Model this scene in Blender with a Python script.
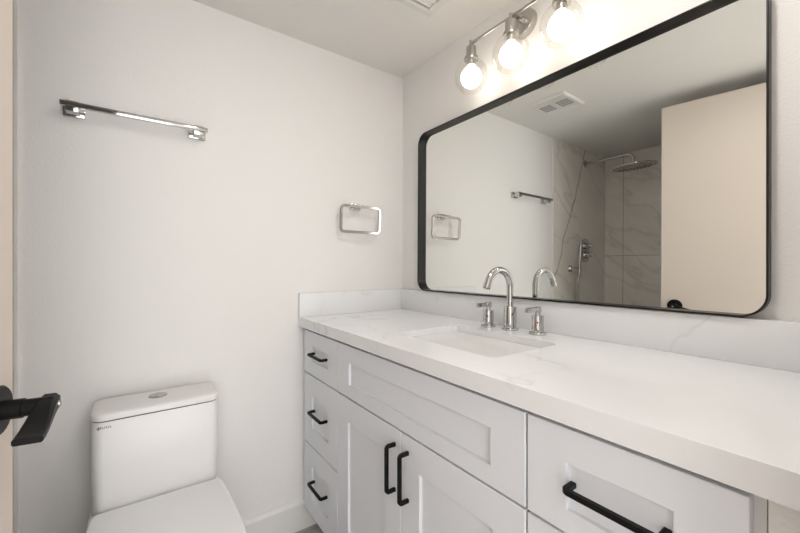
import bpy, bmesh, math, random
from mathutils import Vector, Matrix

# ------------------------------------------------------------------ camera, world, exposure
for o in list(bpy.data.objects):
    bpy.data.objects.remove(o)
SC = bpy.context.scene
COL = SC.collection
EYE = 1.145                                   # camera height above the floor

cam_data = bpy.data.cameras.new('camera')
cam_data.sensor_width = 36.0
cam_data.lens = 16.437
cam_data.clip_start = 0.02
cam_data.clip_end = 60
cam = bpy.data.objects.new('camera', cam_data)
cam.location = (-1.1287, -1.5534, EYE)
cam.rotation_euler = (math.pi / 2, 0, -0.6228)
COL.objects.link(cam)
SC.camera = cam

world = bpy.data.worlds.new('world')
SC.world = world
world.use_nodes = True
WB = world.node_tree.nodes['Background']
WB.inputs[0].default_value = (1.0, 0.985, 0.975, 1)
WB.inputs[1].default_value = 3.65

SC.view_settings.view_transform = 'Standard'
SC.view_settings.look = 'None'
SC.view_settings.gamma = 1
SC.view_settings.use_curve_mapping = False
SC.view_settings.exposure = 0.04

BULB_STRENGTH = 6.0
FILL_LENS_STRENGTH = 104.0  # glow of the added fill light, not a known room lamp
BULB_COLOR = (1.0, 0.90, 0.79)

# ------------------------------------------------------------------ materials
def new_mat(name):
    m = bpy.data.materials.new(name)
    m.use_nodes = True
    nt = m.node_tree
    return m, nt, nt.nodes['Principled BSDF']

def N(nt, kind, **kw):
    n = nt.nodes.new(kind)
    for k, v in kw.items():
        if k.startswith('i_'):
            n.inputs[k[2:].replace('_', ' ')].default_value = v
        else:
            setattr(n, k, v)
    return n

def ramp(nt, stops):
    r = nt.nodes.new('ShaderNodeValToRGB')
    el = r.color_ramp.elements
    while len(el) < len(stops):
        el.new(0.5)
    for e, (p, c) in zip(el, stops):
        e.position = p
        e.color = (c, c, c, 1) if not isinstance(c, tuple) else (*c, 1)
    return r

def plain(name, col, rough=.5, metal=0.0, coat=0.0, bump=None, spec=.5):
    m, nt, b = new_mat(name)
    b.inputs['Base Color'].default_value = (*col, 1)
    b.inputs['Roughness'].default_value = rough
    b.inputs['Metallic'].default_value = metal
    b.inputs['Coat Weight'].default_value = coat
    b.inputs['Specular IOR Level'].default_value = spec
    if bump:
        scale, strength, dist = bump
        tc = N(nt, 'ShaderNodeTexCoord')
        nz = N(nt, 'ShaderNodeTexNoise')
        nz.inputs['Scale'].default_value = scale
        nz.inputs['Detail'].default_value = 3
        bp = N(nt, 'ShaderNodeBump')
        bp.inputs['Strength'].default_value = strength
        bp.inputs['Distance'].default_value = dist
        nt.links.new(tc.outputs['Object'], nz.inputs['Vector'])
        nt.links.new(nz.outputs['Fac'], bp.inputs['Height'])
        nt.links.new(bp.outputs['Normal'], b.inputs['Normal'])
    return m

M = {}
M['wall'] = plain('wall paint', (.85, .835, .815), .65, bump=(150, .35, .003))
M['ceiling'] = plain('ceiling paint', (.82, .80, .765), .7, bump=(110, .35, .003))
M['trim'] = plain('trim paint', (.80, .79, .775), .35)
M['door'] = plain('cream door paint', (.635, .555, .485), .45, bump=(40, .05, .002))
M['cabinet'] = plain('white cabinet lacquer', (.78, .80, .84), .33)
M['carcass'] = plain('cabinet box', (.70, .695, .69), .4)
M['porcelain'] = plain('porcelain', (.80, .79, .775), .30)
M['seat'] = plain('toilet seat plastic', (.86, .86, .86), .22)
M['sink'] = plain('sink porcelain', (.84, .84, .835), .12, coat=.4)
M['chrome'] = plain('polished chrome', (.56, .56, .555), .08, 1.0)
M['nickel'] = plain('brushed nickel', (.50, .48, .455), .28, 1.0)
M['black'] = plain('black handle metal', (.005, .005, .0055), .45, 0.0, spec=.18)
M['frame'] = plain('black mirror frame metal', (.010, .0095, .0095), .35, 0.0, spec=.3)
M['gap'] = plain('dark joint', (.08, .075, .07), .7)
M['mark'] = plain('grey print', (.16, .16, .17), .6)
M['red'] = plain('red dot', (.5, .03, .03), .4)
M['blue'] = plain('blue dot', (.02, .03, .10), .4)
M['vent'] = plain('white vent plastic', (.80, .785, .76), .4)
M['slot'] = plain('dark vent slot', (.10, .095, .09), .8)
M['mirror'] = plain('mirror silver', (.86, .875, .85), .0, 1.0)
M['edge'] = plain('door edge grey', (.36, .33, .30), .5)

def quartz():
    m, nt, b = new_mat('white quartz')
    L = nt.links.new
    tc = N(nt, 'ShaderNodeTexCoord')
    warp = N(nt, 'ShaderNodeTexNoise'); warp.inputs['Scale'].default_value = 2.2; warp.inputs['Detail'].default_value = 4
    mx = N(nt, 'ShaderNodeMixRGB', blend_type='ADD'); mx.inputs[0].default_value = .55
    L(tc.outputs['Object'], warp.inputs['Vector'])
    L(tc.outputs['Object'], mx.inputs[1]); L(warp.outputs['Color'], mx.inputs[2])
    n1 = N(nt, 'ShaderNodeTexNoise'); n1.inputs['Scale'].default_value = 2.6; n1.inputs['Detail'].default_value = 3
    L(mx.outputs[0], n1.inputs['Vector'])
    s = N(nt, 'ShaderNodeMath', operation='SUBTRACT'); s.inputs[1].default_value = .5
    a = N(nt, 'ShaderNodeMath', operation='ABSOLUTE')
    L(n1.outputs['Fac'], s.inputs[0]); L(s.outputs[0], a.inputs[0])
    r = ramp(nt, [(0.0, 1.0), (.006, .5), (.02, 0.0)])
    L(a.outputs[0], r.inputs[0])
    n2 = N(nt, 'ShaderNodeTexNoise'); n2.inputs['Scale'].default_value = 3.1
    L(tc.outputs['Object'], n2.inputs['Vector'])
    r2 = ramp(nt, [(.50, 0.0), (.72, .5)])
    L(n2.outputs['Fac'], r2.inputs[0])
    mul = N(nt, 'ShaderNodeMath', operation='MULTIPLY')
    L(r.outputs[0], mul.inputs[0]); L(r2.outputs[0], mul.inputs[1])
    cl = N(nt, 'ShaderNodeTexNoise'); cl.inputs['Scale'].default_value = 5; cl.inputs['Detail'].default_value = 6
    L(mx.outputs[0], cl.inputs['Vector'])
    base = N(nt, 'ShaderNodeMixRGB'); base.inputs[1].default_value = (.83, .835, .845, 1); base.inputs[2].default_value = (.88, .89, .905, 1)
    L(cl.outputs['Fac'], base.inputs[0])
    vein = N(nt, 'ShaderNodeMixRGB'); vein.inputs[2].default_value = (.44, .42, .41, 1)
    L(mul.outputs[0], vein.inputs[0]); L(base.outputs[0], vein.inputs[1])
    L(vein.outputs[0], b.inputs['Base Color'])
    b.inputs['Roughness'].default_value = .22
    return m
M['quartz'] = quartz()

def marble_tile(name, axis, w, h, off, main_vein=None):
    """large marble-look tile; axis 'x' or 'y' is the wall's horizontal axis"""
    m, nt, b = new_mat(name)
    L = nt.links.new
    tc = N(nt, 'ShaderNodeTexCoord')
    sep = N(nt, 'ShaderNodeSeparateXYZ'); L(tc.outputs['Object'], sep.inputs[0])
    com = N(nt, 'ShaderNodeCombineXYZ')
    L(sep.outputs[0 if axis == 'x' else 1], com.inputs[0]); L(sep.outputs[2], com.inputs[1])
    warp = N(nt, 'ShaderNodeTexNoise'); warp.inputs['Scale'].default_value = 1.6; warp.inputs['Detail'].default_value = 5
    L(tc.outputs['Object'], warp.inputs['Vector'])
    mx = N(nt, 'ShaderNodeMixRGB', blend_type='ADD'); mx.inputs[0].default_value = .3
    mp = N(nt, 'ShaderNodeMapping'); mp.inputs['Scale'].default_value = (.6, 1.9, 1)
    rt = N(nt, 'ShaderNodeMapping'); rt.inputs['Rotation'].default_value = (0, 0, -.62)
    L(com.outputs[0], rt.inputs[0]); L(rt.outputs[0], mp.inputs[0]); L(mp.outputs[0], mx.inputs[1]); L(warp.outputs['Color'], mx.inputs[2])
    n1 = N(nt, 'ShaderNodeTexNoise'); n1.inputs['Scale'].default_value = 1.7; n1.inputs['Detail'].default_value = 4
    L(mx.outputs[0], n1.inputs['Vector'])
    s = N(nt, 'ShaderNodeMath', operation='SUBTRACT'); s.inputs[1].default_value = .5
    a = N(nt, 'ShaderNodeMath', operation='ABSOLUTE')
    L(n1.outputs['Fac'], s.inputs[0]); L(s.outputs[0], a.inputs[0])
    r = ramp(nt, [(0.0, .24), (.008, .14), (.03, 0.0)])
    L(a.outputs[0], r.inputs[0])
    cl = N(nt, 'ShaderNodeTexNoise'); cl.inputs['Scale'].default_value = 2.2; cl.inputs['Detail'].default_value = 7; cl.inputs['Roughness'].default_value = .62
    L(mx.outputs[0], cl.inputs['Vector'])
    base = N(nt, 'ShaderNodeMixRGB'); base.inputs[1].default_value = (.80, .75, .685, 1); base.inputs[2].default_value = (.93, .90, .845, 1)
    cr = ramp(nt, [(.32, 0.0), (.68, 1.0)]); L(cl.outputs['Fac'], cr.inputs[0]); L(cr.outputs[0], base.inputs[0])
    vein = N(nt, 'ShaderNodeMixRGB'); vein.inputs[2].default_value = (.25, .23, .21, 1)
    L(r.outputs[0], vein.inputs[0]); L(base.outputs[0], vein.inputs[1])
    col = vein
    if main_vein:
        (x0, z0), (x1, z1) = main_vein
        dx, dz = x1 - x0, z1 - z0
        ln = math.hypot(dx, dz); nx, nz = -dz / ln, dx / ln
        dot = N(nt, 'ShaderNodeVectorMath', operation='DOT_PRODUCT'); dot.inputs[1].default_value = (nx, nz, 0)
        L(com.outputs[0], dot.inputs[0])
        wn = N(nt, 'ShaderNodeTexNoise'); wn.inputs['Scale'].default_value = 6; wn.inputs['Detail'].default_value = 4
        L(tc.outputs['Object'], wn.inputs['Vector'])
        ws = N(nt, 'ShaderNodeMath', operation='MULTIPLY_ADD'); ws.inputs[1].default_value = .09; ws.inputs[2].default_value = -(nx * x0 + nz * z0) - .045
        L(wn.outputs['Fac'], ws.inputs[0])
        ad = N(nt, 'ShaderNodeMath', operation='ADD'); L(dot.outputs['Value'], ad.inputs[0]); L(ws.outputs[0], ad.inputs[1])
        ab = N(nt, 'ShaderNodeMath', operation='ABSOLUTE'); L(ad.outputs[0], ab.inputs[0])
        rr = ramp(nt, [(0.0, .75), (.004, .5), (.009, 0.0)]); L(ab.outputs[0], rr.inputs[0])
        v2 = N(nt, 'ShaderNodeMixRGB'); v2.inputs[2].default_value = (.20, .185, .17, 1)
        L(rr.outputs[0], v2.inputs[0]); L(vein.outputs[0], v2.inputs[1])
        col = v2
    mp2 = N(nt, 'ShaderNodeMapping'); mp2.inputs['Location'].default_value = (-off[0], -off[1], 0)
    L(com.outputs[0], mp2.inputs[0])
    br = N(nt, 'ShaderNodeTexBrick'); br.offset = 0.0
    br.inputs['Scale'].default_value = 1.0; br.inputs['Brick Width'].default_value = w; br.inputs['Row Height'].default_value = h
    br.inputs['Mortar Size'].default_value = .0018; br.inputs['Mortar Smooth'].default_value = .0
    L(mp2.outputs[0], br.inputs['Vector'])
    fin = N(nt, 'ShaderNodeMixRGB'); fin.inputs[2].default_value = (.30, .28, .255, 1)
    L(br.outputs['Fac'], fin.inputs[0]); L(col.outputs[0], fin.inputs[1])
    L(fin.outputs[0], b.inputs['Base Color'])
    b.inputs['Roughness'].default_value = .35
    return m

def floor_mat():
    m, nt, b = new_mat('grey plank floor')
    L = nt.links.new
    tc = N(nt, 'ShaderNodeTexCoord')
    mp = N(nt, 'ShaderNodeMapping'); mp.inputs['Scale'].default_value = (1.2, 9, 1)
    L(tc.outputs['Object'], mp.inputs[0])
    n = N(nt, 'ShaderNodeTexNoise'); n.inputs['Scale'].default_value = 3; n.inputs['Detail'].default_value = 6; n.inputs['Distortion'].default_value = .6
    L(mp.outputs[0], n.inputs['Vector'])
    r = ramp(nt, [(.3, (.30, .28, .265)), (.7, (.55, .525, .50))])
    L(n.outputs['Fac'], r.inputs[0])
    br = N(nt, 'ShaderNodeTexBrick'); br.offset = .37
    br.inputs['Scale'].default_value = 1; br.inputs['Brick Width'].default_value = 1.2; br.inputs['Row Height'].default_value = .18; br.inputs['Mortar Size'].default_value = .0015
    L(tc.outputs['Object'], br.inputs['Vector'])
    f = N(nt, 'ShaderNodeMixRGB'); f.inputs[2].default_value = (.16, .15, .14, 1)
    L(br.outputs['Fac'], f.inputs[0]); L(r.outputs[0], f.inputs[1]); L(f.outputs[0], b.inputs['Base Color'])
    b.inputs['Roughness'].default_value = .45
    return m
M['floor'] = floor_mat()

def globe_glass():
    m = bpy.data.materials.new('clear thin glass'); m.use_nodes = True
    nt = m.node_tree; nt.nodes.clear(); L = nt.links.new
    out = N(nt, 'ShaderNodeOutputMaterial'); tr = N(nt, 'ShaderNodeBsdfTransparent'); gl = N(nt, 'ShaderNodeBsdfGlossy')
    tr.inputs[0].default_value = (.97, .965, .95, 1); gl.inputs['Roughness'].default_value = .03
    lw = N(nt, 'ShaderNodeLayerWeight'); lw.inputs[0].default_value = .18
    mp = N(nt, 'ShaderNodeMath', operation='MULTIPLY_ADD'); mp.inputs[1].default_value = .45; mp.inputs[2].default_value = .025
    L(lw.outputs['Facing'], mp.inputs[0])
    mx = N(nt, 'ShaderNodeMixShader'); L(mp.outputs[0], mx.inputs[0]); L(tr.outputs[0], mx.inputs[1]); L(gl.outputs[0], mx.inputs[2])
    L(mx.outputs[0], out.inputs[0])
    return m
M['globe'] = globe_glass()

def bulb_mat():
    m, nt, b = new_mat('glowing frosted bulb')
    b.inputs['Base Color'].default_value = (.9, .88, .84, 1)
    b.inputs['Emission Color'].default_value = (*BULB_COLOR, 1)
    b.inputs['Emission Strength'].default_value = BULB_STRENGTH
    return m
M['bulb'] = bulb_mat()
for nm, st in (('fill lens', FILL_LENS_STRENGTH),):
    M[nm] = plain('lit ' + nm, (.9, .9, .9), .5)
    LB = M[nm].node_tree.nodes['Principled BSDF']
    LB.inputs['Emission Color'].default_value = (1, .965, .93, 1)
    LB.inputs['Emission Strength'].default_value = st

# ------------------------------------------------------------------ mesh helpers
def face(bm, vs):
    try:
        return bm.faces.new(vs)
    except ValueError:
        return None

def box(bm, x0, x1, y0, y1, z0, z1, bev=0.0, seg=2):
    x0, x1 = sorted((x0, x1)); y0, y1 = sorted((y0, y1)); z0, z1 = sorted((z0, z1))
    t = bmesh.new()
    v = [t.verts.new(p) for p in ((x0, y0, z0), (x1, y0, z0), (x1, y1, z0), (x0, y1, z0), (x0, y0, z1), (x1, y0, z1), (x1, y1, z1), (x0, y1, z1))]
    for f in ((0, 3, 2, 1), (4, 5, 6, 7), (0, 1, 5, 4), (1, 2, 6, 5), (2, 3, 7, 6), (3, 0, 4, 7)):
        t.faces.new([v[i] for i in f])
    if bev:
        bmesh.ops.bevel(t, geom=list(t.edges), offset=bev, segments=seg, affect='EDGES', profile=.5)
    merge(bm, t)

def merge(bm, t, mat=None):
    if mat is not None:
        bmesh.ops.transform(t, matrix=mat, verts=t.verts)
    me = bpy.data.meshes.new('tmp'); t.to_mesh(me); t.free()
    bm.from_mesh(me); bpy.data.meshes.remove(me)

def rings(bm, loops, closed_ends=True, wrap=False):
    """skin a list of equal-length vertex loops"""
    L = [[bm.verts.new(p) for p in lp] for lp in loops]
    n = len(L[0])
    pairs = list(zip(L, L[1:])) + ([(L[-1], L[0])] if wrap else [])
    for a, b in pairs:
        for i in range(n):
            face(bm, [a[i], a[(i + 1) % n], b[(i + 1) % n], b[i]])
    if closed_ends and not wrap:
        face(bm, list(reversed(L[0]))); face(bm, L[-1])

def axes(d):
    d = Vector(d).normalized()
    u = d.orthogonal().normalized()
    return u, d.cross(u)

def lathe(bm, prof, origin=(0, 0, 0), axis=(0, 0, 1), n=32, caps=True):
    """prof: (radius, distance along axis)"""
    o = Vector(origin); d = Vector(axis).normalized(); u, w = axes(d)
    loops = []
    for r, h in prof:
        r = max(r, 1e-5)
        loops.append([o + d * h + (u * math.cos(2 * math.pi * k / n) + w * math.sin(2 * math.pi * k / n)) * r for k in range(n)])
    rings(bm, loops, caps)

def cyl(bm, a, b, r, n=24, bev=0.0):
    a = Vector(a); b = Vector(b); h = (b - a).length
    if bev:
        prof = [(r - bev, 0), (r - bev * .3, bev * .3), (r, bev), (r, h - bev), (r - bev * .3, h - bev * .3), (r - bev, h)]
    else:
        prof = [(r, 0), (r, h)]
    lathe(bm, prof, a, b - a, n)

def tube(bm, path, r, n=14, rect=None, closed=False, up=None):
    """sweep a circle (or rect=(w,h)) along a path; parallel-transport frame"""
    P = [Vector(p) for p in path]; m = len(P)
    T = []
    for i in range(m):
        if closed:
            t = (P[(i + 1) % m] - P[i]).normalized() + (P[i] - P[i - 1]).normalized()
        elif i == 0: t = P[1] - P[0]
        elif i == m - 1: t = P[-1] - P[-2]
        else: t = (P[i + 1] - P[i]).normalized() + (P[i] - P[i - 1]).normalized()
        T.append(t.normalized())
    u = Vector(up) if up else T[0].orthogonal()
    loops = []
    for i in range(m):
        u = (u - T[i] * u.dot(T[i])).normalized()
        w = T[i].cross(u)
        if rect:
            a, b = rect[0] / 2, rect[1] / 2
            e = min(a, b) * .3
            pts = [(a - e, b), (-a + e, b), (-a, b - e), (-a, -b + e), (-a + e, -b), (a - e, -b), (a, -b + e), (a, b - e)]
            loops.append([P[i] + u * x + w * y for x, y in pts])
        else:
            rr = r[i] if isinstance(r, (list, tuple)) else r
            loops.append([P[i] + (u * math.cos(2 * math.pi * k / n) + w * math.sin(2 * math.pi * k / n)) * rr for k in range(n)])
    rings(bm, loops, not closed, closed)

def rrect(w, h, r, n=8):
    """rounded rectangle outline centred on 0,0, counter-clockwise"""
    out = []
    for cx, cy, a0 in ((w / 2 - r, h / 2 - r, 0), (-w / 2 + r, h / 2 - r, 90), (-w / 2 + r, -h / 2 + r, 180), (w / 2 - r, -h / 2 + r, 270)):
        for k in range(n + 1):
            a = math.radians(a0 + 90 * k / n)
            out.append((cx + r * math.cos(a), cy + r * math.sin(a)))
    return out

def obj(name, bm, mat, parent=None, smooth=35, bev=0.0, origin=None):
    bmesh.ops.recalc_face_normals(bm, faces=bm.faces)
    me = bpy.data.meshes.new(name)
    bm.to_mesh(me); bm.free()
    o = bpy.data.objects.new(name, me); COL.objects.link(o)
    for mm in (mat if isinstance(mat, list) else [mat]):
        me.materials.append(mm)
    if smooth:
        for p in me.polygons: p.use_smooth = True
        me.set_sharp_from_angle(angle=math.radians(smooth))
    if bev:
        md = o.modifiers.new('bevel', 'BEVEL'); md.width = bev; md.segments = 2; md.limit_method = 'ANGLE'; md.angle_limit = math.radians(40)
    if parent is not None:
        o.parent = parent
        if parent.type == 'EMPTY' or True:
            o.matrix_parent_inverse = world_of(parent).inverted()
    return o

def world_of(o):
    m = o.matrix_basis.copy()
    if o.parent:
        m = world_of(o.parent) @ o.matrix_parent_inverse @ m
    return m

def thing(name, label, cat, loc=(0, 0, 0), group=None):
    o = bpy.data.objects.new(name, None); COL.objects.link(o)
    o.location = loc; o.empty_display_size = .05
    return tag(o, label, cat, group)

def tag(o, label, cat, group=None):
    o['label'] = label; o['category'] = cat
    if group: o['group'] = group
    return o

def struct(name, bm, mat, smooth=0, parent=None, bev=0.0):
    o = obj(name, bm, mat, parent, smooth, bev)
    if parent is None: o['kind'] = 'structure'
    return o

B = bmesh.new

# ------------------------------------------------------------------ room shell
X_L, Y_F, Z_C = -2.237, -1.524, 2.1343
X_T = -1.4214                                           # where the shower tile starts on the back wall
DOOR_L, DOOR_R, DOOR_TOP = -1.442, -0.63, 2.086         # rough opening in the front wall

bm = B(); box(bm, X_L - .12, .12, -2.75, .12, -.06, 0); struct('floor', bm, M['floor'])
bm = B(); box(bm, X_L - .12, .12, Y_F - .12, .12, Z_C, Z_C + .06); struct('ceiling', bm, M['ceiling'])
bm = B(); box(bm, X_L - .12, .12, 0, .12, 0, Z_C); struct('wall_back', bm, M['wall'])
bm = B(); box(bm, .006, .12, Y_F - .12, 0, 0, Z_C); struct('wall_right', bm, M['wall'])
M['tile_back'] = marble_tile('marble tile back', 'x', 1.6, 2.4, (-2.6, -.1), ((-1.8726, 2.0856), (-1.548, 1.296)))
M['tile_left'] = marble_tile('marble tile left', 'y', .60, 1.2, (-.159, .064))
bm = B(); box(bm, X_L - .12, X_L, Y_F - .12, 0, 0, Z_C); struct('wall_left', bm, M['tile_left'])
bm = B(); box(bm, X_L, X_T - .006, -.009, 0, 0, Z_C); struct('wall_shower', bm, M['tile_back'])
bm = B(); box(bm, X_T - .006, X_T + .003, -.012, 0, 0, Z_C, .001, 1); struct('trim_1', bm, plain('tile edge trim', (.80, .78, .75), .35))
# front wall, with the doorway the photograph was taken from
bm = B()
box(bm, X_L, DOOR_L, Y_F - .12, Y_F, 0, Z_C)
box(bm, DOOR_R, .006, Y_F - .12, Y_F, 0, Z_C)
box(bm, DOOR_L, DOOR_R, Y_F - .12, Y_F, DOOR_TOP, Z_C)
struct('wall_front', bm, M['wall'])
bm = B()
box(bm, DOOR_L, DOOR_L + .018, Y_F - .125, Y_F + .004, 0, DOOR_TOP - .018)
box(bm, DOOR_R - .018, DOOR_R, Y_F - .125, Y_F + .004, 0, DOOR_TOP - .018)
box(bm, DOOR_L, DOOR_R, Y_F - .125, Y_F + .004, DOOR_TOP - .018, DOOR_TOP)
struct('trim_2', bm, M['trim'])
# unseen short hall added outside the doorway to narrow the incoming world light
bm = B(); box(bm, -1.82, -1.72, -2.75, Y_F - .12, 0, 2.44); struct('wall_baffle_left', bm, M['wall'])
bm = B(); box(bm, -.45, -.35, -2.75, Y_F - .12, 0, 2.44); struct('wall_baffle_right', bm, M['wall'])
bm = B(); box(bm, -1.82, -.35, -2.75, Y_F - .12, 2.44, 2.50); box(bm, -1.82, -.35, Y_F - .12, Y_F - .06, Z_C, 2.50); struct('ceiling_baffle', bm, M['ceiling'])
# baseboard on the back wall
bm = B()
prof = [(0, 0), (-.014, 0), (-.014, .112), (-.009, .121), (-.006, .1275), (0, .1275)]
rings(bm, [[(X_T + .004, y, z) for y, z in prof], [(-.462, y, z) for y, z in prof]])
struct('baseboard_back', bm, M['trim'])

# ------------------------------------------------------------------ open door at the left
LX, LY = -1.2840, -.7469                                # latch edge of the door, front face
dv = Vector((-.15557, -.98783, 0)); nv = Vector((.98783, -.15557, 0))
DW, DH, DT = .765, 2.0580, .036
def door_pt(along, out, z): return Vector((LX, LY, z)) + dv * along + nv * out
DM = Matrix(((dv.x, nv.x, 0, LX), (dv.y, nv.y, 0, LY), (0, 0, 1, 0), (0, 0, 0, 1)))
def in_door(build, bevel_done=True):
    t = B(); build(t)
    bmesh.ops.transform(t, matrix=DM, verts=t.verts)
    return t
door = struct('door_1', in_door(lambda t: box(t, .003, DW, -DT, 0, .012, DH, .0015, 1)), M['door'])
door['label'] = 'cream flat door standing open at the left edge'; door['category'] = 'door'
obj('edge_strip', in_door(lambda t: box(t, 0, .0045, -DT, -.001, .012, DH, .001, 1)), M['edge'], door)
HZ = -.2015 + EYE
HA = .066
def lever_set(t, s):
    # rosette, neck and lever on one side (s=1 front)
    lathe(t, [(.033, 0), (.0345, .002), (.0345, .009), (.032, .0115), (.014, .012)], (HA, s * 0, HZ), (0, s, 0), 40)
rs = obj('rosette', in_door(lambda t: lever_set(t, 1)), M['black'], door)
def neck(t):
    lathe(t, [(.0135, .0105), (.0135, .034), (.0118, .0345), (.0118, .058), (.0122, .064), (.011, .0675)], (HA, 0, HZ), (0, 1, 0), 28)
lv = obj('handle', in_door(neck), M['black'], door)
def lever(t):
    # curved lever blade: narrow at the hub, a flat paddle at the tip
    sec = []
    K = 18
    for k in range(K + 1):
        u = k / K
        e2 = u * u * (3 - 2 * u)
        a = HA - .014 + u * .104
        out = .0585 + .010 * u
        hw = .0115 + .0035 * e2
        hz = .0125 * (1 - e2) + .0042 * e2
        zc = HZ - .0165 * e2
        e = min(hz, hw) * .45
        sec.append([(a, out - hw, zc - hz + e), (a, out - hw + e, zc - hz), (a, out + hw - e, zc - hz), (a, out + hw, zc - hz + e),
                    (a, out + hw, zc + hz - e), (a, out + hw - e, zc + hz), (a, out - hw + e, zc + hz), (a, out - hw, zc + hz - e)])
    rings(t, sec)
obj('lever', in_door(lever), M['black'], lv)
obj('privacy_pin', in_door(lambda t: cyl(t, (HA, .0675, HZ), (HA, .0745, HZ), .0045, 16, .001)), M['nickel'], lv)
def rear(t):
    lathe(t, [(.033, DT), (.0345, DT + .002), (.0345, DT + .009), (.014, DT + .012), (.0125, DT + .012), (.0125, DT + .045)], (HA, 0, HZ), (0, -1, 0), 32)
    box(t, HA - .013, HA + .105, -DT - .052, -DT - .040, HZ - .0125, HZ + .0125, .004)
obj('handle', in_door(rear), M['black'], door)
for z in (.22, 1.03, 1.82):
    obj('hinge', in_door(lambda t: cyl(t, (DW + .002, .004, z - .045), (DW + .002, .004, z + .045), .006, 14, .001)), M['black'], door)

# ------------------------------------------------------------------ vanity
Z = lambda r: r + EYE
FX, BX = -.545, -.525                                   # front and back planes of the door and drawer fronts
def shaker(y0, y1, z0, z1, py0, py1, pz0, pz1, depth=.0095):
    """shaker front: flat frame round a recessed panel"""
    bm = B()
    o4 = [(y0, z0), (y1, z0), (y1, z1), (y0, z1)]; i4 = [(py0, pz0), (py1, pz0), (py1, pz1), (py0, pz1)]
    vb = [bm.verts.new((BX, y, z)) for y, z in o4]
    vf = [bm.verts.new((FX, y, z)) for y, z in o4]
    vi = [bm.verts.new((FX, y, z)) for y, z in i4]
    vp = [bm.verts.new((FX + depth, y, z)) for y, z in i4]
    face(bm, vb); face(bm, vp)
    for k in range(4):
        j = (k + 1) % 4
        face(bm, [vb[k], vb[j], vf[j], vf[k]]); face(bm, [vf[k], vf[j], vi[j], vi[k]]); face(bm, [vi[k], vi[j], vp[j], vp[k]])
    return bm
def front(name, parent, y0, y1, z0, z1, st, top, bot):
    ya, yb = sorted((y0, y1))
    return obj(name, shaker(ya, yb, Z(z0), Z(z1), ya + st, yb - st, Z(z0) + bot, Z(z1) - top), M['cabinet'], parent, 30, bev=.0016)
def pull(parent, p, q, n, r=.0055):
    """black bar pull between two post roots p and q, standing off along n"""
    p, q, n = Vector(p), Vector(q), Vector(n)
    d = (q - p).normalized(); R = .007; off = n * .028
    path = [p, p + n * (.028 - R)]
    for k in range(1, 7):
        a = math.pi / 2 * k / 6
        path.append(p + n * (.028 - R) + n * R * math.sin(a) + d * R * (1 - math.cos(a)))
    path2 = []
    for k in range(0, 7):
        a = math.pi / 2 * k / 6
        path2.append(q + n * (.028 - R) + n * R * math.cos(a) - d * R * (1 - math.sin(a)))
    bm = B(); tube(bm, path + path2 + [q], r, rect=(.0095, .0105), up=n.cross(d))
    return obj('handle', bm, M['black'], parent)

def carcass(parent, y0, y1, toe=True):
    bm = B(); ya, yb = sorted((y0, y1))
    box(bm, BX, -.004, ya, yb, Z(-1.03), Z(-.2615), 0)
    obj('cabinet_box', bm, M['carcass'], parent, 0)
    bm = B(); box(bm, -.46, -.004, ya, yb, 0.0, Z(-1.0305)); obj('toe_kick', bm, M['carcass'], parent, 0)

T1, B1, T2, B2, T3, B3 = -.2715, -.4475, -.4530, -.7405, -.7460, -1.030
# drawer stack by the back wall
dcab = thing('drawer_cabinet', 'narrow white three-drawer cabinet unit against the back wall beside the toilet', 'cabinet', (-.27, -.19, 0), 'vanity cabinet units')
carcass(dcab, -.004, -.3535)
YL = (-.030, -.3530)
PX = FX + .0095
for z1, z0 in ((T1, B1), (T2, B2), (T3, B3)):
    d = front('drawer', dcab, *YL, z0, z1, .084, .060 if z1 == T1 else .079, .056 if z1 == T1 else .070)
    zc = Z((z0 + z1) / 2)
    pull(d, (PX, -.123, zc), (PX, -.247, zc), (-1, 0, 0))
# sink base
scab = thing('sink_cabinet', 'wide white sink cabinet with two shaker doors under the washbasin', 'cabinet', (-.27, -.747, 0), 'vanity cabinet units')
bm = B()
y0, y1 = -1.1405, -.3545
for a in ((BX, -.004, y0, y0 + .016, Z(-1.03), Z(-.2615)), (BX, -.004, y1 - .016, y1, Z(-1.03), Z(-.2615)), (BX, -.004, y0, y1, Z(-1.03), Z(-1.012)),
          (-.020, -.004, y0, y1, Z(-1.012), Z(-.2615)), (BX, BX + .018, y0, y1, Z(-.46), Z(-.2615)), (BX, BX + .018, y0, y1, Z(-1.03), Z(-.99)), (BX, BX + .018, -.765, -.725, Z(-1.0), Z(-.46))):
    box(bm, *a)
obj('cabinet_box', bm, M['carcass'], scab, 0)
bm = B(); box(bm, -.46, -.004, y0, y1, 0.0, Z(-1.0305)); obj('toe_kick', bm, M['carcass'], scab, 0)
front('false_drawer_front', scab, -.3560, -1.1385, B1, T1, .084, .058, .042)
dl = front('door', scab, -.3560, -.7425, B3, T2, .078, .080, .075)
pull(dl, (FX, -.7160, Z(-.496)), (FX, -.7160, Z(-.622)), (-1, 0, 0))
dr = front('door', scab, -.7465, -1.1385, B3, T2, .078, .080, .075)
pull(dr, (FX, -.7770, Z(-.496)), (FX, -.7770, Z(-.622)), (-1, 0, 0))
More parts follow.
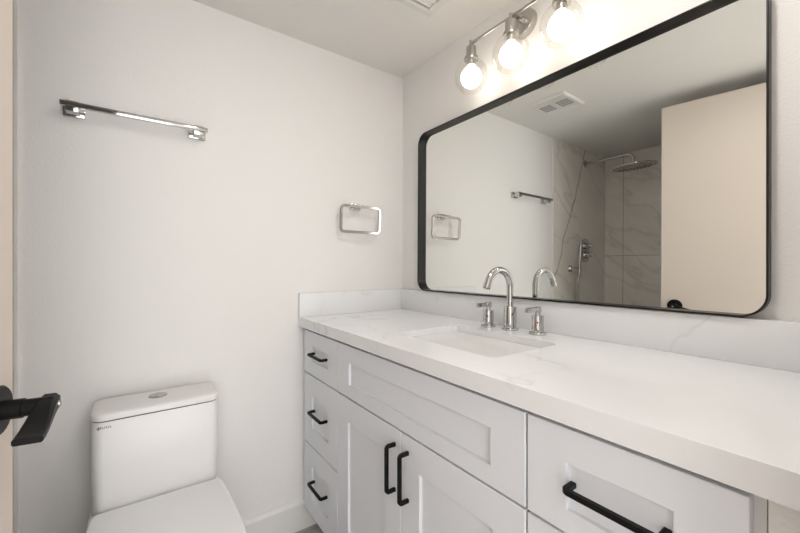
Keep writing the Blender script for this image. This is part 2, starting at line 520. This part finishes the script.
# drawer stack by the doorway
ecab = thing('drawer_cabinet', 'white drawer cabinet unit at the near end under the countertop', 'cabinet', (-.27, -1.29, 0), 'vanity cabinet units')
carcass(ecab, -1.1415, -1.4560)
for z1, z0 in ((T1, B1), (T2, B2), (T3, B3)):
    d = front('drawer', ecab, -1.1430, -1.4445, z0, z1, .076, .058 if z1 == T1 else .079, .040 if z1 == T1 else .070)
    zc = Z((z0 + z1) / 2) - .002
    pull(d, (PX, -1.2255, zc - .004), (PX, -1.3600, zc - .004), (-1, 0, 0))
bm = B(); box(bm, -.530, -.505, -1.5225, -1.4575, .0, Z(-.2615)); box(bm, -.530, -.505, -.0295, -.0015, .1145, Z(-.2615))
fl = B(); box(fl, -.528, -.505, -1.5225, -1.4575, 0, Z(-.2615))
bm.free()
tag(obj('filler_panel', fl, M['wall'], None, 0), 'narrow off-white filler strip between the near drawers and the doorway wall', 'filler panel')

# countertop with a rounded rectangular cut-out for the basin
CT, CB, AB = .9253, .9045, .8860
SX0, SX1, SY0, SY1 = -.437, -.160, -.975, -.560
HOLE = [(x + (SX0 + SX1) / 2, y + (SY0 + SY1) / 2) for x, y in rrect(SX1 - SX0, SY1 - SY0, .022, 6)]
bm = B()
def slab(bm, x0, x1, y0, y1, za, zb, hole):
    out = [(x0, y0), (x1, y0), (x1, y1), (x0, y1)]
    L = {}
    for z in (za, zb):
        vo = [bm.verts.new((x, y, z)) for x, y in out]; vh = [bm.verts.new((x, y, z)) for x, y in hole]
        es = [bm.edges.new((vo[i], vo[(i + 1) % 4])) for i in range(4)] + [bm.edges.new((vh[i], vh[(i + 1) % len(vh)])) for i in range(len(vh))]
        bmesh.ops.triangle_fill(bm, use_beauty=True, edges=es)
        L[z] = (vo, vh)
    for k in (0, 1):
        a, b = L[za][k], L[zb][k]
        for i in range(len(a)):
            face(bm, [a[i], a[(i + 1) % len(a)], b[(i + 1) % len(a)], b[i]])
slab(bm, -.537, .0055, -1.5235, -.0005, CB, CT, HOLE)
box(bm, -.560, -.537, -1.5235, -.0005, AB, CT, 0)
bmesh.ops.remove_doubles(bm, verts=bm.verts, dist=1e-5)
ct = obj('countertop', bm, M['quartz'], None, 20)
tag(ct, 'long white quartz countertop with faint grey veins over the white cabinets', 'countertop')
bm = B(); box(bm, -.0195, .0055, -1.5230, -.0205, CT, Z(-.1165), .0012, 2); obj('backsplash', bm, M['quartz'], ct)
bm = B(); box(bm, -.560, .0055, -.0200, -.0005, CT, Z(-.1165), .0012, 2); obj('backsplash', bm, M['quartz'], ct)

# undermount basin
bm = B()
cx, cy = (SX0 + SX1) / 2, (SY0 + SY1) / 2
w, h = SX1 - SX0, SY1 - SY0
def loop(w, h, r, z): return [(cx + x, cy + y, z) for x, y in rrect(w, h, r, 6)]
rings(bm, [loop(w + .05, h + .05, .03, CB - .0005), loop(w + .05, h + .05, .03, CB - .016), loop(w + .024, h + .024, .03, CB - .03), loop(w + .010, h + .010, .05, .775), loop(w - .08, h - .08, .05, .748),
           loop(.05, .05, .0249, .744)], True)
L2 = [loop(w + .05, h + .05, .03, CB - .0005), loop(w + .030, h + .030, .030, CB - .0005), loop(w + .030, h + .030, .030, CB - .0025), loop(w + .002, h + .002, .024, CB - .0035), loop(w - .004, h - .004, .026, CB - .012), loop(w - .022, h - .022, .04, .80), loop(w - .05, h - .05, .05, .772), loop(w - .11, h - .11, .05, .762), loop(.06, .06, .0299, .757)]
rings(bm, L2, False)
v0 = [v for v in bm.verts if abs(v.co.z - .757) < 1e-6]
bmesh.ops.contextual_create(bm, geom=[e for e in bm.edges if all(abs(v.co.z - .757) < 1e-6 for v in e.verts)])
bmesh.ops.remove_doubles(bm, verts=bm.verts, dist=1e-5)
sk = thing('sink', 'white rectangular undermount washbasin sunk into the quartz countertop', 'sink', (cx, cy, .744))
obj('basin', bm, M['sink'], sk, 50)
bm = B(); lathe(bm, [(.030, .7575), (.030, .7600), (.022, .7610), (.021, .7590), (.008, .7590)], (cx, cy, 0), (0, 0, 1), 28); obj('drain', bm, M['chrome'], sk)

# ------------------------------------------------------------------ faucet
fc = thing('faucet', 'chrome widespread faucet with arched spout and two lever handles behind the basin', 'faucet', (-.0786, -.746, CT))
CT += .0004
sx, sy = -.0790, -.7465
bm = B()
lathe(bm, [(.029, 0), (.029, .006), (.027, .008), (.0215, .009), (.0215, .078), (.020, .080), (.011, .0805)], (sx, sy, CT), (0, 0, 1), 36)
R = .058; zc = Z(-.070)
path = [(sx, sy, CT + .075), (sx, sy, CT + .11), (sx, sy, zc)]
for k in range(1, 21):
    a = math.radians(160 * k / 20)
    path.append((sx - R + R * math.cos(a), sy, zc + R * math.sin(a)))
t = (Vector(path[-1]) - Vector(path[-2])).normalized()
path.append(tuple(Vector(path[-1]) + t * .022))
tube(bm, path, .0115, 24)
spout = obj('spout', bm, M['chrome'], fc, 40)
bm = B(); e = Vector(path[-1]); lathe(bm, [(.0125, -.014), (.0125, .001), (.0095, .0015), (.0095, -.002), (.001, -.002)], e, t, 24); obj('aerator', bm, M['chrome'], spout)
for (hx, hy, dot) in ((-.0857, -.6560, 'blue'), (-.0772, -.8535, 'red')):
    bm = B()
    lathe(bm, [(.027, 0), (.027, .006), (.025, .008), (.0185, .009), (.0185, .060), (.0172, .062), (.009, .0625)], (hx, hy, CT), (0, 0, 1), 36)
    hd = obj('handle', bm, M['chrome'], fc, 40)
    bm = B()
    cyl(bm, (hx, hy, CT + .062), (hx, hy, CT + .072), .0085, 20)
    box(bm, hx - .0085, hx + .0085, hy - .0085, hy + .0085, CT + .070, CT + .089, .0015)
    box(bm, hx - .062, hx + .004, hy - .0055, hy + .0055, CT + .0735, CT + .089, .0012)
    obj('lever', bm, M['chrome'], hd)
    bm = B(); a = Vector((-.86, -.51, 0)).normalized(); c = Vector((hx, hy, CT + .040)) + a * .0180
    cyl(bm, c, c + a * .0012, .0032, 14); m_ = obj('temperature_dot', bm, M[dot], hd); m_['label'] = dot.replace('blue', 'dark blue') + ' round temperature dot'

CT -= .0004
# ------------------------------------------------------------------ mirror
MY0, MY1, MZ0, MZ1 = -1.3775, -.1695, Z(-.1145), Z(.6345)
mc = Vector((-.002, (MY0 + MY1) / 2, (MZ0 + MZ1) / 2))
mir = thing('framed_mirror', 'large mirror with rounded corners and thin black metal frame above the countertop', 'mirror', mc)
W, H = MY1 - MY0, MZ1 - MZ0
def mloop(off, x):
    r = max(.052 - off, .01)
    return [(x, mc.y + a, mc.z + b) for a, b in rrect(W - 2 * off, H - 2 * off, r, 10)]
bm = B()
rings(bm, [mloop(*p) for p in ((0, .0005), (0, -.0265), (.001, -.0275), (.0032, -.0275), (.0042, -.0265), (.0042, .0005))], False, True)
frm = obj('frame', bm, M['frame'], mir, 40)
bm = B(); rings(bm, [mloop(.0036, .0005), mloop(.0036, -.002)]); gls = obj('glass', bm, M['mirror'], mir, 0)
n = Vector((-1, -.0051, .0059)).normalized()
mir.rotation_mode = 'QUATERNION'
mir.rotation_quaternion = Vector((-1, 0, 0)).rotation_difference(n)

# ------------------------------------------------------------------ vanity light
BXL = -.092; BYS = (-.577, -.760, -.943); BZ = 1.868
vl = thing('vanity_light', 'three-globe wall light with brushed nickel rod above the mirror', 'light fixture', (0, BYS[1], Z(.885)))
bm = B(); lathe(bm, [(.049, -.006), (.049, .016), (.046, .020), (.004, .020)], (-.0005, BYS[1] + .012, Z(.872)), (-1, 0, 0), 44); obj('backplate', bm, M['nickel'], vl, 40)
bz = Z(.853)
bm = B(); cyl(bm, (-.02, BYS[1], Z(.868)), (-.060, BYS[1], Z(.868)), .011, 20); tube(bm, [(-.045, BYS[1] + .012, Z(.868)), (-.070, BYS[1] + .012, bz)], .0, rect=(.012, .012)); tube(bm, [(-.045, BYS[1] - .012, Z(.868)), (-.070, BYS[1] - .012, bz)], .0, rect=(.012, .012)); cyl(bm, (-.058, BYS[1], Z(.868)), (BXL, BYS[1], bz), .006, 16); obj('arm', bm, M['nickel'], vl)
bm = B(); cyl(bm, (BXL, BYS[0] + .004, bz), (BXL, BYS[2] - .004, bz), .0055, 18); obj('rod', bm, M['nickel'], vl)
for by in BYS:
    bm = B()
    lathe(bm, [(.0065, BZ + .142), (.0075, BZ + .141), (.0078, BZ + .118), (.0185, BZ + .1165), (.0195, BZ + .114), (.0195, BZ + .078), (.026, BZ + .077), (.0265, BZ + .070), (.0255, BZ + .066), (.0165, BZ + .0655), (.0165, BZ + .045)], (BXL, by, 0), (0, 0, 1), 32)
    s = obj('socket', bm, M['nickel'], vl, 35)
    bm = B()
    prof = []
    RG = .0615
    for k in range(0, 23):                               # clear globe, open at top (collar) and bottom
        a = math.radians(24 + (146 - 24) * k / 22)
        prof.append((RG * math.sin(a), BZ + .006 + RG * 1.06 * math.cos(a)))
    lathe(bm, prof, (BXL, by, 0), (0, 0, 1), 44, caps=False)
    g = obj('glass_globe', bm, M['globe'], s, 60)
    bm = B()
    rr, zz = prof[-1]
    tube(bm, [(BXL + rr * math.cos(2 * math.pi * k / 40), by + rr * math.sin(2 * math.pi * k / 40), zz) for k in range(40)], .0011, 8, closed=True)
    obj('globe_rim', bm, M['globe'], g, 60)
    bm = B()
    prof = [(.0135, BZ + .050), (.0145, BZ + .043)]
    for k in range(0, 19):
        a = math.radians(28 + 152 * k / 18)
        prof.append((.0395 * math.sin(a), BZ + .0395 * math.cos(a)))
    lathe(bm, prof, (BXL, by, 0), (0, 0, 1), 36)
    obj('light_bulb', bm, M['bulb'], s, 60)

# ------------------------------------------------------------------ towel ring
tr = thing('towel_ring', 'small chrome square towel ring on the back wall over the countertop', 'towel ring', (-.293, 0, Z(.28)))
bm = B()
box(bm, -.3105, -.2575, -.012, -.0003, Z(.270), Z(.300), .0015)
box(bm, -.300, -.268, -.0635, -.011, Z(.270), Z(.288), .0015)
obj('mount', bm, M['chrome'], tr)
bm = B()
pts = rrect(.205, .1185, .016, 5)
rc = Vector((-.2788, 0, Z(.2190)))
tilt = .06
path = []
for a, b in pts:
    path.append((rc.x + a, -.0585 + (0.060 - b) * tilt, rc.z + b))
tube(bm, path, 0, rect=(.0120, .0125), closed=True, up=(0, 1, 0))
obj('ring', bm, M['chrome'], tr)

# ------------------------------------------------------------------ towel bar
tb = thing('towel_bar', 'chrome square towel bar mounted high on the back wall', 'towel bar', (-1.12, 0, Z(.49)))
bm = B(); box(bm, -1.3195, -.9210, -.068, -.054, Z(.488), Z(.503), .0012); obj('bar', bm, M['chrome'], tb)
for x0, x1 in ((-1.3190, -1.2660), (-.9760, -.9215)):
    bm = B(); box(bm, x0, x1, -.012, -.0003, Z(.474), Z(.512), .0018)
    p_ = obj('mounting_plate', bm, M['chrome'], tb)
    c = (x0 + x1) / 2
    bm = B(); box(bm, c - .0155, c + .0155, -.058, -.011, Z(.476), Z(.5085), .0014)
    obj('post', bm, M['chrome'], p_)

# ------------------------------------------------------------------ toilet
tx = -1.0725; tw = .335
to = thing('toilet', 'white one-piece toilet with square tank against the back wall', 'toilet', (tx, -.35, 0))
bm = B()
def tl(x_c, w, y0, y1, r, z, n=6): return [(x_c + a, (y0 + y1) / 2 + b, z) for a, b in rrect(w, y1 - y0, r, n)]
rings(bm, [tl(tx, tw - .02, -.19, -.035, .03, .26), tl(tx, tw - .008, -.193, -.035, .03, .42), tl(tx, tw, -.196, -.035, .03, .56), tl(tx, tw, -.196, -.035, .03, .690), tl(tx, tw - .006, -.193, -.037, .03, .6945)])
# skirted bowl
def bowl(w, yb, yf, z, n=28):
    out = []
    rf = w / 2
    for k in range(n + 1):
        a = math.pi + math.pi * k / n
        out.append((tx + rf * math.cos(a), yf + rf * 1.15 + rf * 1.15 * math.sin(a), z))
    out += [(tx + rf, yb - .02, z), (tx + rf - .012, yb - .006, z), (tx + rf - .03, yb, z), (tx - rf + .03, yb, z), (tx - rf + .012, yb - .006, z), (tx - rf, yb - .02, z)]
    return out
rings(bm, [bowl(.235, -.05, -.62, 0.0), bowl(.235, -.05, -.62, .05), bowl(.26, -.05, -.635, .18), bowl(.31, -.05, -.675, .30), bowl(.345, -.06, -.70, .38), bowl(.345, -.06, -.70, .408), bowl(.335, -.065, -.695, .412)])
body = obj('body', bm, M['porcelain'], to, 50)
bm = B()
lz = .6965
rings(bm, [tl(tx, tw - .004, -.196, -.036, .03, lz), tl(tx, tw + .003, -.1995, -.0335, .032, lz + .002), tl(tx, tw + .003, -.1995, -.0335, .032, lz + .016), tl(tx, tw - .004, -.196, -.036, .03, lz + .0205), tl(tx, tw - .03, -.182, -.045, .026, lz + .023)])
lid = obj('tank_lid', bm, M['porcelain'], to, 50)
bm = B(); rings(bm, [tl(tx, tw - .005, -.1945, -.037, .03, .6935), tl(tx, tw - .005, -.1945, -.037, .03, .6975)]); obj('lid_joint', bm, M['gap'], to, 0)
bm = B(); lathe(bm, [(.0265, -.001), (.0265, .002), (.0245, .0035), (.023, .0025), (.001, .0025)], (-1.0745, -.1100, lz + .023), (0, 0, 1), 36); fb = obj('flush_button', bm, M['chrome'], lid)
for s in (-1, 1):
    bm = B(); pts = []
    for k in range(17):
        a = math.radians((-86 if s > 0 else 94) + 172 * k / 16)
        pts.append((.021 * math.cos(a) + s * .0012, .021 * math.sin(a)))
    rings(bm, [[(-1.0745 + x, -.1100 + y, lz + .0253) for x, y in pts], [(-1.0745 + x * .93, -.1100 + y * .93, lz + .0270 + (.001 if s > 0 else 0)) for x, y in pts]])
    obj('button_half', bm, M['nickel'], fb, 30)
# seat ring and closed lid
def seat_loop(w, yb, yf, z, grow=0.0, tx=-1.0690):
    out = []
    n = 30
    for k in range(n + 1):
        a = math.pi + math.pi * k / n
        out.append((tx + (w / 2 + grow) * math.cos(a), yf + w * .62 + (w * .62 + grow) * math.sin(a), z))
    out += [(tx + w / 2 + grow - .003, yb - .10, z), (tx + w / 2 + grow - .010, yb - .018, z), (tx + w / 2 + grow - .013, yb - .004, z), (tx + w / 2 + grow - .020, yb, z)]
    out += [(2 * tx - x, y, z) for x, y, z in reversed(out[-4:])]
    return out
bm = B(); rings(bm, [seat_loop(.352, -.216, -.705, .413, -.004), seat_loop(.352, -.212, -.705, .415), seat_loop(.352, -.212, -.705, .425), seat_loop(.352, -.212, -.705, .427, -.004)]); obj('seat', bm, M['seat'], to, 50)
bm = B(); rings(bm, [seat_loop(.358, -.212, -.71, .4275, -.003), seat_loop(.358, -.212, -.71, .4290), seat_loop(.358, -.212, -.71, .437), seat_loop(.358, -.212, -.71, .4400, -.002), seat_loop(.358, -.212, -.71, .4412, -.008)]); obj('seat_lid', bm, M['seat'], to, 50)
for s in (-1, 1):
    bm = B(); cyl(bm, (tx + s * .075 - .022, -.2035, .427), (tx + s * .075 + .022, -.2035, .427), .0075, 16, .001); obj('seat_hinge', bm, M['seat'], to)
# small printed mark on the tank front
bm = B()
yy = -.1967
lx, lz2 = -1.2235, .6785
def stroke(pts, w=.0014):
    tube(bm, [(lx + a, yy, lz2 + b) for a, b in pts], 0, rect=(.0006, w), up=(0, 1, 0))
stroke([(.003 + .0032 * math.cos(a * .52), .0032 * math.sin(a * .52)) for a in range(13)])
stroke([(.003, -.005), (.003, .005)])
for k in range(6):
    x = .0080 + k * .0045
    stroke([(x, -.0022), (x, .0022 if k % 3 else .0036)]); stroke([(x, .0022 - .0044 * (k % 2)), (x + .0026, .0022 - .0044 * (k % 2))])
mk = obj('printed_mark', bm, M['mark'], body, 0)

# ------------------------------------------------------------------ ceiling vents
def grille(name, label, x0, x1, y0, y1, kind):
    t_ = thing(name, label, 'vent', ((x0 + x1) / 2, (y0 + y1) / 2, Z_C))
    bm = B(); cx, cy = (x0 + x1) / 2, (y0 + y1) / 2
    if kind == 'fan':
        lo = lambda g, z: [(cx + a, cy + b, z) for a, b in rrect(x1 - x0 - g, y1 - y0 - g, .012, 4)]
        rings(bm, [lo(0, Z_C - .0003), lo(0, Z_C - .006), lo(.012, Z_C - .013), lo(.05, Z_C - .014), lo(.06, Z_C - .011)])
        cv = obj('cover', bm, M['vent'], t_, 30)
        for gy in (-1, 1):
            for r in range(3):
                for c in range(6):
                    bm = B(); px = cx + (r - 1) * .030; py = cy + gy * (y1 - y0) * .225 + (c - 2.5) * .0125
                    box(bm, px - .0115, px + .0115, py - .0032, py + .0032, Z_C - .0112, Z_C - .0102)
                    obj('vent_slot', bm, M['slot'], t_, 0)
    else:
        for a in ((x0, x1, y1 - .030, y1), (x0, x1, y0, y0 + .030), (x0, x0 + .030, y0 + .030, y1 - .030), (x1 - .030, x1, y0 + .030, y1 - .030)):
            box(bm, *a, Z_C - .006, Z_C - .0003, .002)
        obj('flange', bm, M['vent'], t_, 30)
        bm = B(); g = .026; ww = .018
        for a in ((x0 + g, x1 - g, y1 - g - ww, y1 - g), (x0 + g, x1 - g, y0 + g, y0 + g + ww), (x0 + g, x0 + g + ww, y0 + g + ww, y1 - g - ww), (x1 - g - ww, x1 - g, y0 + g + ww, y1 - g - ww)):
            box(bm, *a, Z_C - .020, Z_C - .004, .002)
        obj('frame', bm, M['vent'], t_, 30)
        bm = B(); box(bm, x0 + .03, x1 - .03, y0 + .03, y1 - .03, Z_C - .002, Z_C - .0003); obj('backing', bm, M['slot'], t_, 0)
        nsl = 8
        for k in range(nsl):
            yc = y1 - .062 - (y1 - y0 - .124) * k / (nsl - 1)
            bm = B(); t2 = B(); box(t2, x0 + .044, x1 - .044, -.0105, .0105, -.001, .001)
            merge(bm, t2, Matrix.Translation((0, yc, Z_C - .011)) @ Matrix.Rotation(math.radians(-28), 4, 'X'))
            obj('slat', bm, M['vent'], t_, 0)
grille('exhaust_vent', 'flat white exhaust fan grille on the ceiling, shown in the mirror', -1.035, -.800, -.443, -.207, 'fan')
grille('air_register', 'white ceiling air register at the top of the photo before the wall light', -.49, -.192, -.75, -.450, 'register')

for px, py, lab, mat in ((-.52, -1.215, 'added round white fill light in the ceiling over the near end of the countertop', 'fill lens'),):  # unseen lamp added to brighten the room from above
    dn = thing('fill_downlight', lab, 'fill light', (px, py, Z_C))
    bm = B(); lathe(bm, [(.068, -.0004), (.068, -.003), (.088, -.0035), (.090, -.0004)], (px, py, Z_C), (0, 0, 1), 40, caps=False); obj('trim_ring', bm, M['vent'], dn)
    bm = B(); lathe(bm, [(.068, -.0006), (.068, -.002), (.001, -.0024)], (px, py, Z_C), (0, 0, 1), 36); obj('lens', bm, M[mat], dn)

# ------------------------------------------------------------------ shower fittings (seen in the mirror)
AX = -1.885
ZA = .035
sh = thing('rain_shower', 'round chrome rain shower head on a wall arm above the marble shower', 'shower head', (AX, 0, ZA + Z(.835)))
bm = B(); lathe(bm, [(.030, 0), (.030, .004), (.026, .008), (.011, .009)], (AX, -.0092, ZA + Z(.836)), (0, -1, 0), 28); obj('flange', bm, M['chrome'], sh)
bm = B()
path = [(AX, -.012, ZA + Z(.836)), (AX, -.325, ZA + Z(.838))]
for k in range(1, 9):
    a = math.pi / 2 * k / 8
    path.append((AX, -.325 - .045 * math.sin(a), ZA + Z(.838) - .045 * (1 - math.cos(a))))
path.append((AX, -.370, ZA + Z(.755)))
tube(bm, path, .0115, 18); obj('arm', bm, M['chrome'], sh)
HC = Vector((AX, -.375, ZA + Z(.765))); HR = Matrix.Rotation(math.radians(5), 3, 'Y') @ Matrix.Rotation(math.radians(-2.5), 3, 'X')
bm = B(); lathe(bm, [(.013, .032), (.018, .026), (.018, .014), (.012, .010), (.145, .0045), (.148, .002), (.148, -.0035), (.144, -.006), (.001, -.006)], (AX, -.375, ZA + Z(.737)), (0, 0, 1), 48)
bmesh.ops.rotate(bm, verts=bm.verts, cent=HC, matrix=HR)
hd = obj('spray_plate', bm, M['chrome'], sh, 40)
bm = B()
for rr, cnt in ((.035, 8), (.07, 16), (.105, 24), (.135, 32)):
    for k in range(cnt):
        a = 2 * math.pi * k / cnt
        c = Vector((AX + rr * math.cos(a), -.375 + rr * math.sin(a), ZA + Z(.737) - .006))
        cyl(bm, c, c - Vector((0, 0, .003)), .0028, 8)
bmesh.ops.rotate(bm, verts=bm.verts, cent=HC, matrix=HR)
obj('spray_nozzles', bm, M['slot'], hd, 30)['kind'] = 'stuff'

vx = -1.890
sv = thing('shower_valve', 'chrome two-knob shower valve on the marble wall', 'shower valve', (vx, 0, Z(.155)))
bm = B()
rings(bm, [[(vx + a, -.0092, Z(.155) + b) for a, b in rrect(.125, .195, .060, 8)], [(vx + a, -.015, Z(.155) + b) for a, b in rrect(.125, .195, .060, 8)], [(vx + a, -.018, Z(.155) + b) for a, b in rrect(.119, .189, .057, 8)]])
obj('escutcheon', bm, M['chrome'], sv, 40)
for dz in (.036, -.038):
    bm = B(); lathe(bm, [(.026, 0), (.026, .012), (.020, .014), (.020, .044), (.018, .047), (.001, .047)], (vx, -.018, Z(.155) + dz), (0, -1, 0), 28)
    k_ = obj('knob', bm, M['chrome'], sv, 35)
    bm = B(); cyl(bm, (vx, -.052, Z(.155) + dz), (vx - .032, -.055, Z(.155) + dz), .0045, 12, .001); obj('knob_lever', bm, M['chrome'], k_)

hx = -1.660
hs = thing('hand_shower', 'slim chrome hand shower wand in a wall bracket with hose', 'hand shower', (hx, 0, Z(.002)))
bm = B(); lathe(bm, [(.028, 0), (.028, .006), (.024, .010), (.013, .011), (.013, .036), (.010, .038)], (hx, -.0092, Z(.002)), (0, -1, 0), 28); box(bm, hx - .050, hx + .004, -.058, -.040, Z(-.010), Z(.014), .003); obj('bracket', bm, M['chrome'], hs)
bm = B(); tube(bm, [(hx - .066, -.060, Z(.20)), (hx - .069, -.058, Z(.19)), (hx - .063, -.052, Z(-.03)), (hx - .061, -.052, Z(-.07))], [.009, .0125, .0125, .009], 18); obj('wand', bm, M['chrome'], hs)
bm = B()
path = []
for k in range(41):
    u = k / 40
    a = math.pi * u
    path.append((hx - .030 - .031 * math.cos(a), -.048, Z(-.03) - .62 * math.sin(a) ** .8 - .04 * u))
tube(bm, path, .0065, 10); obj('hose', bm, M['nickel'], hs, 60)
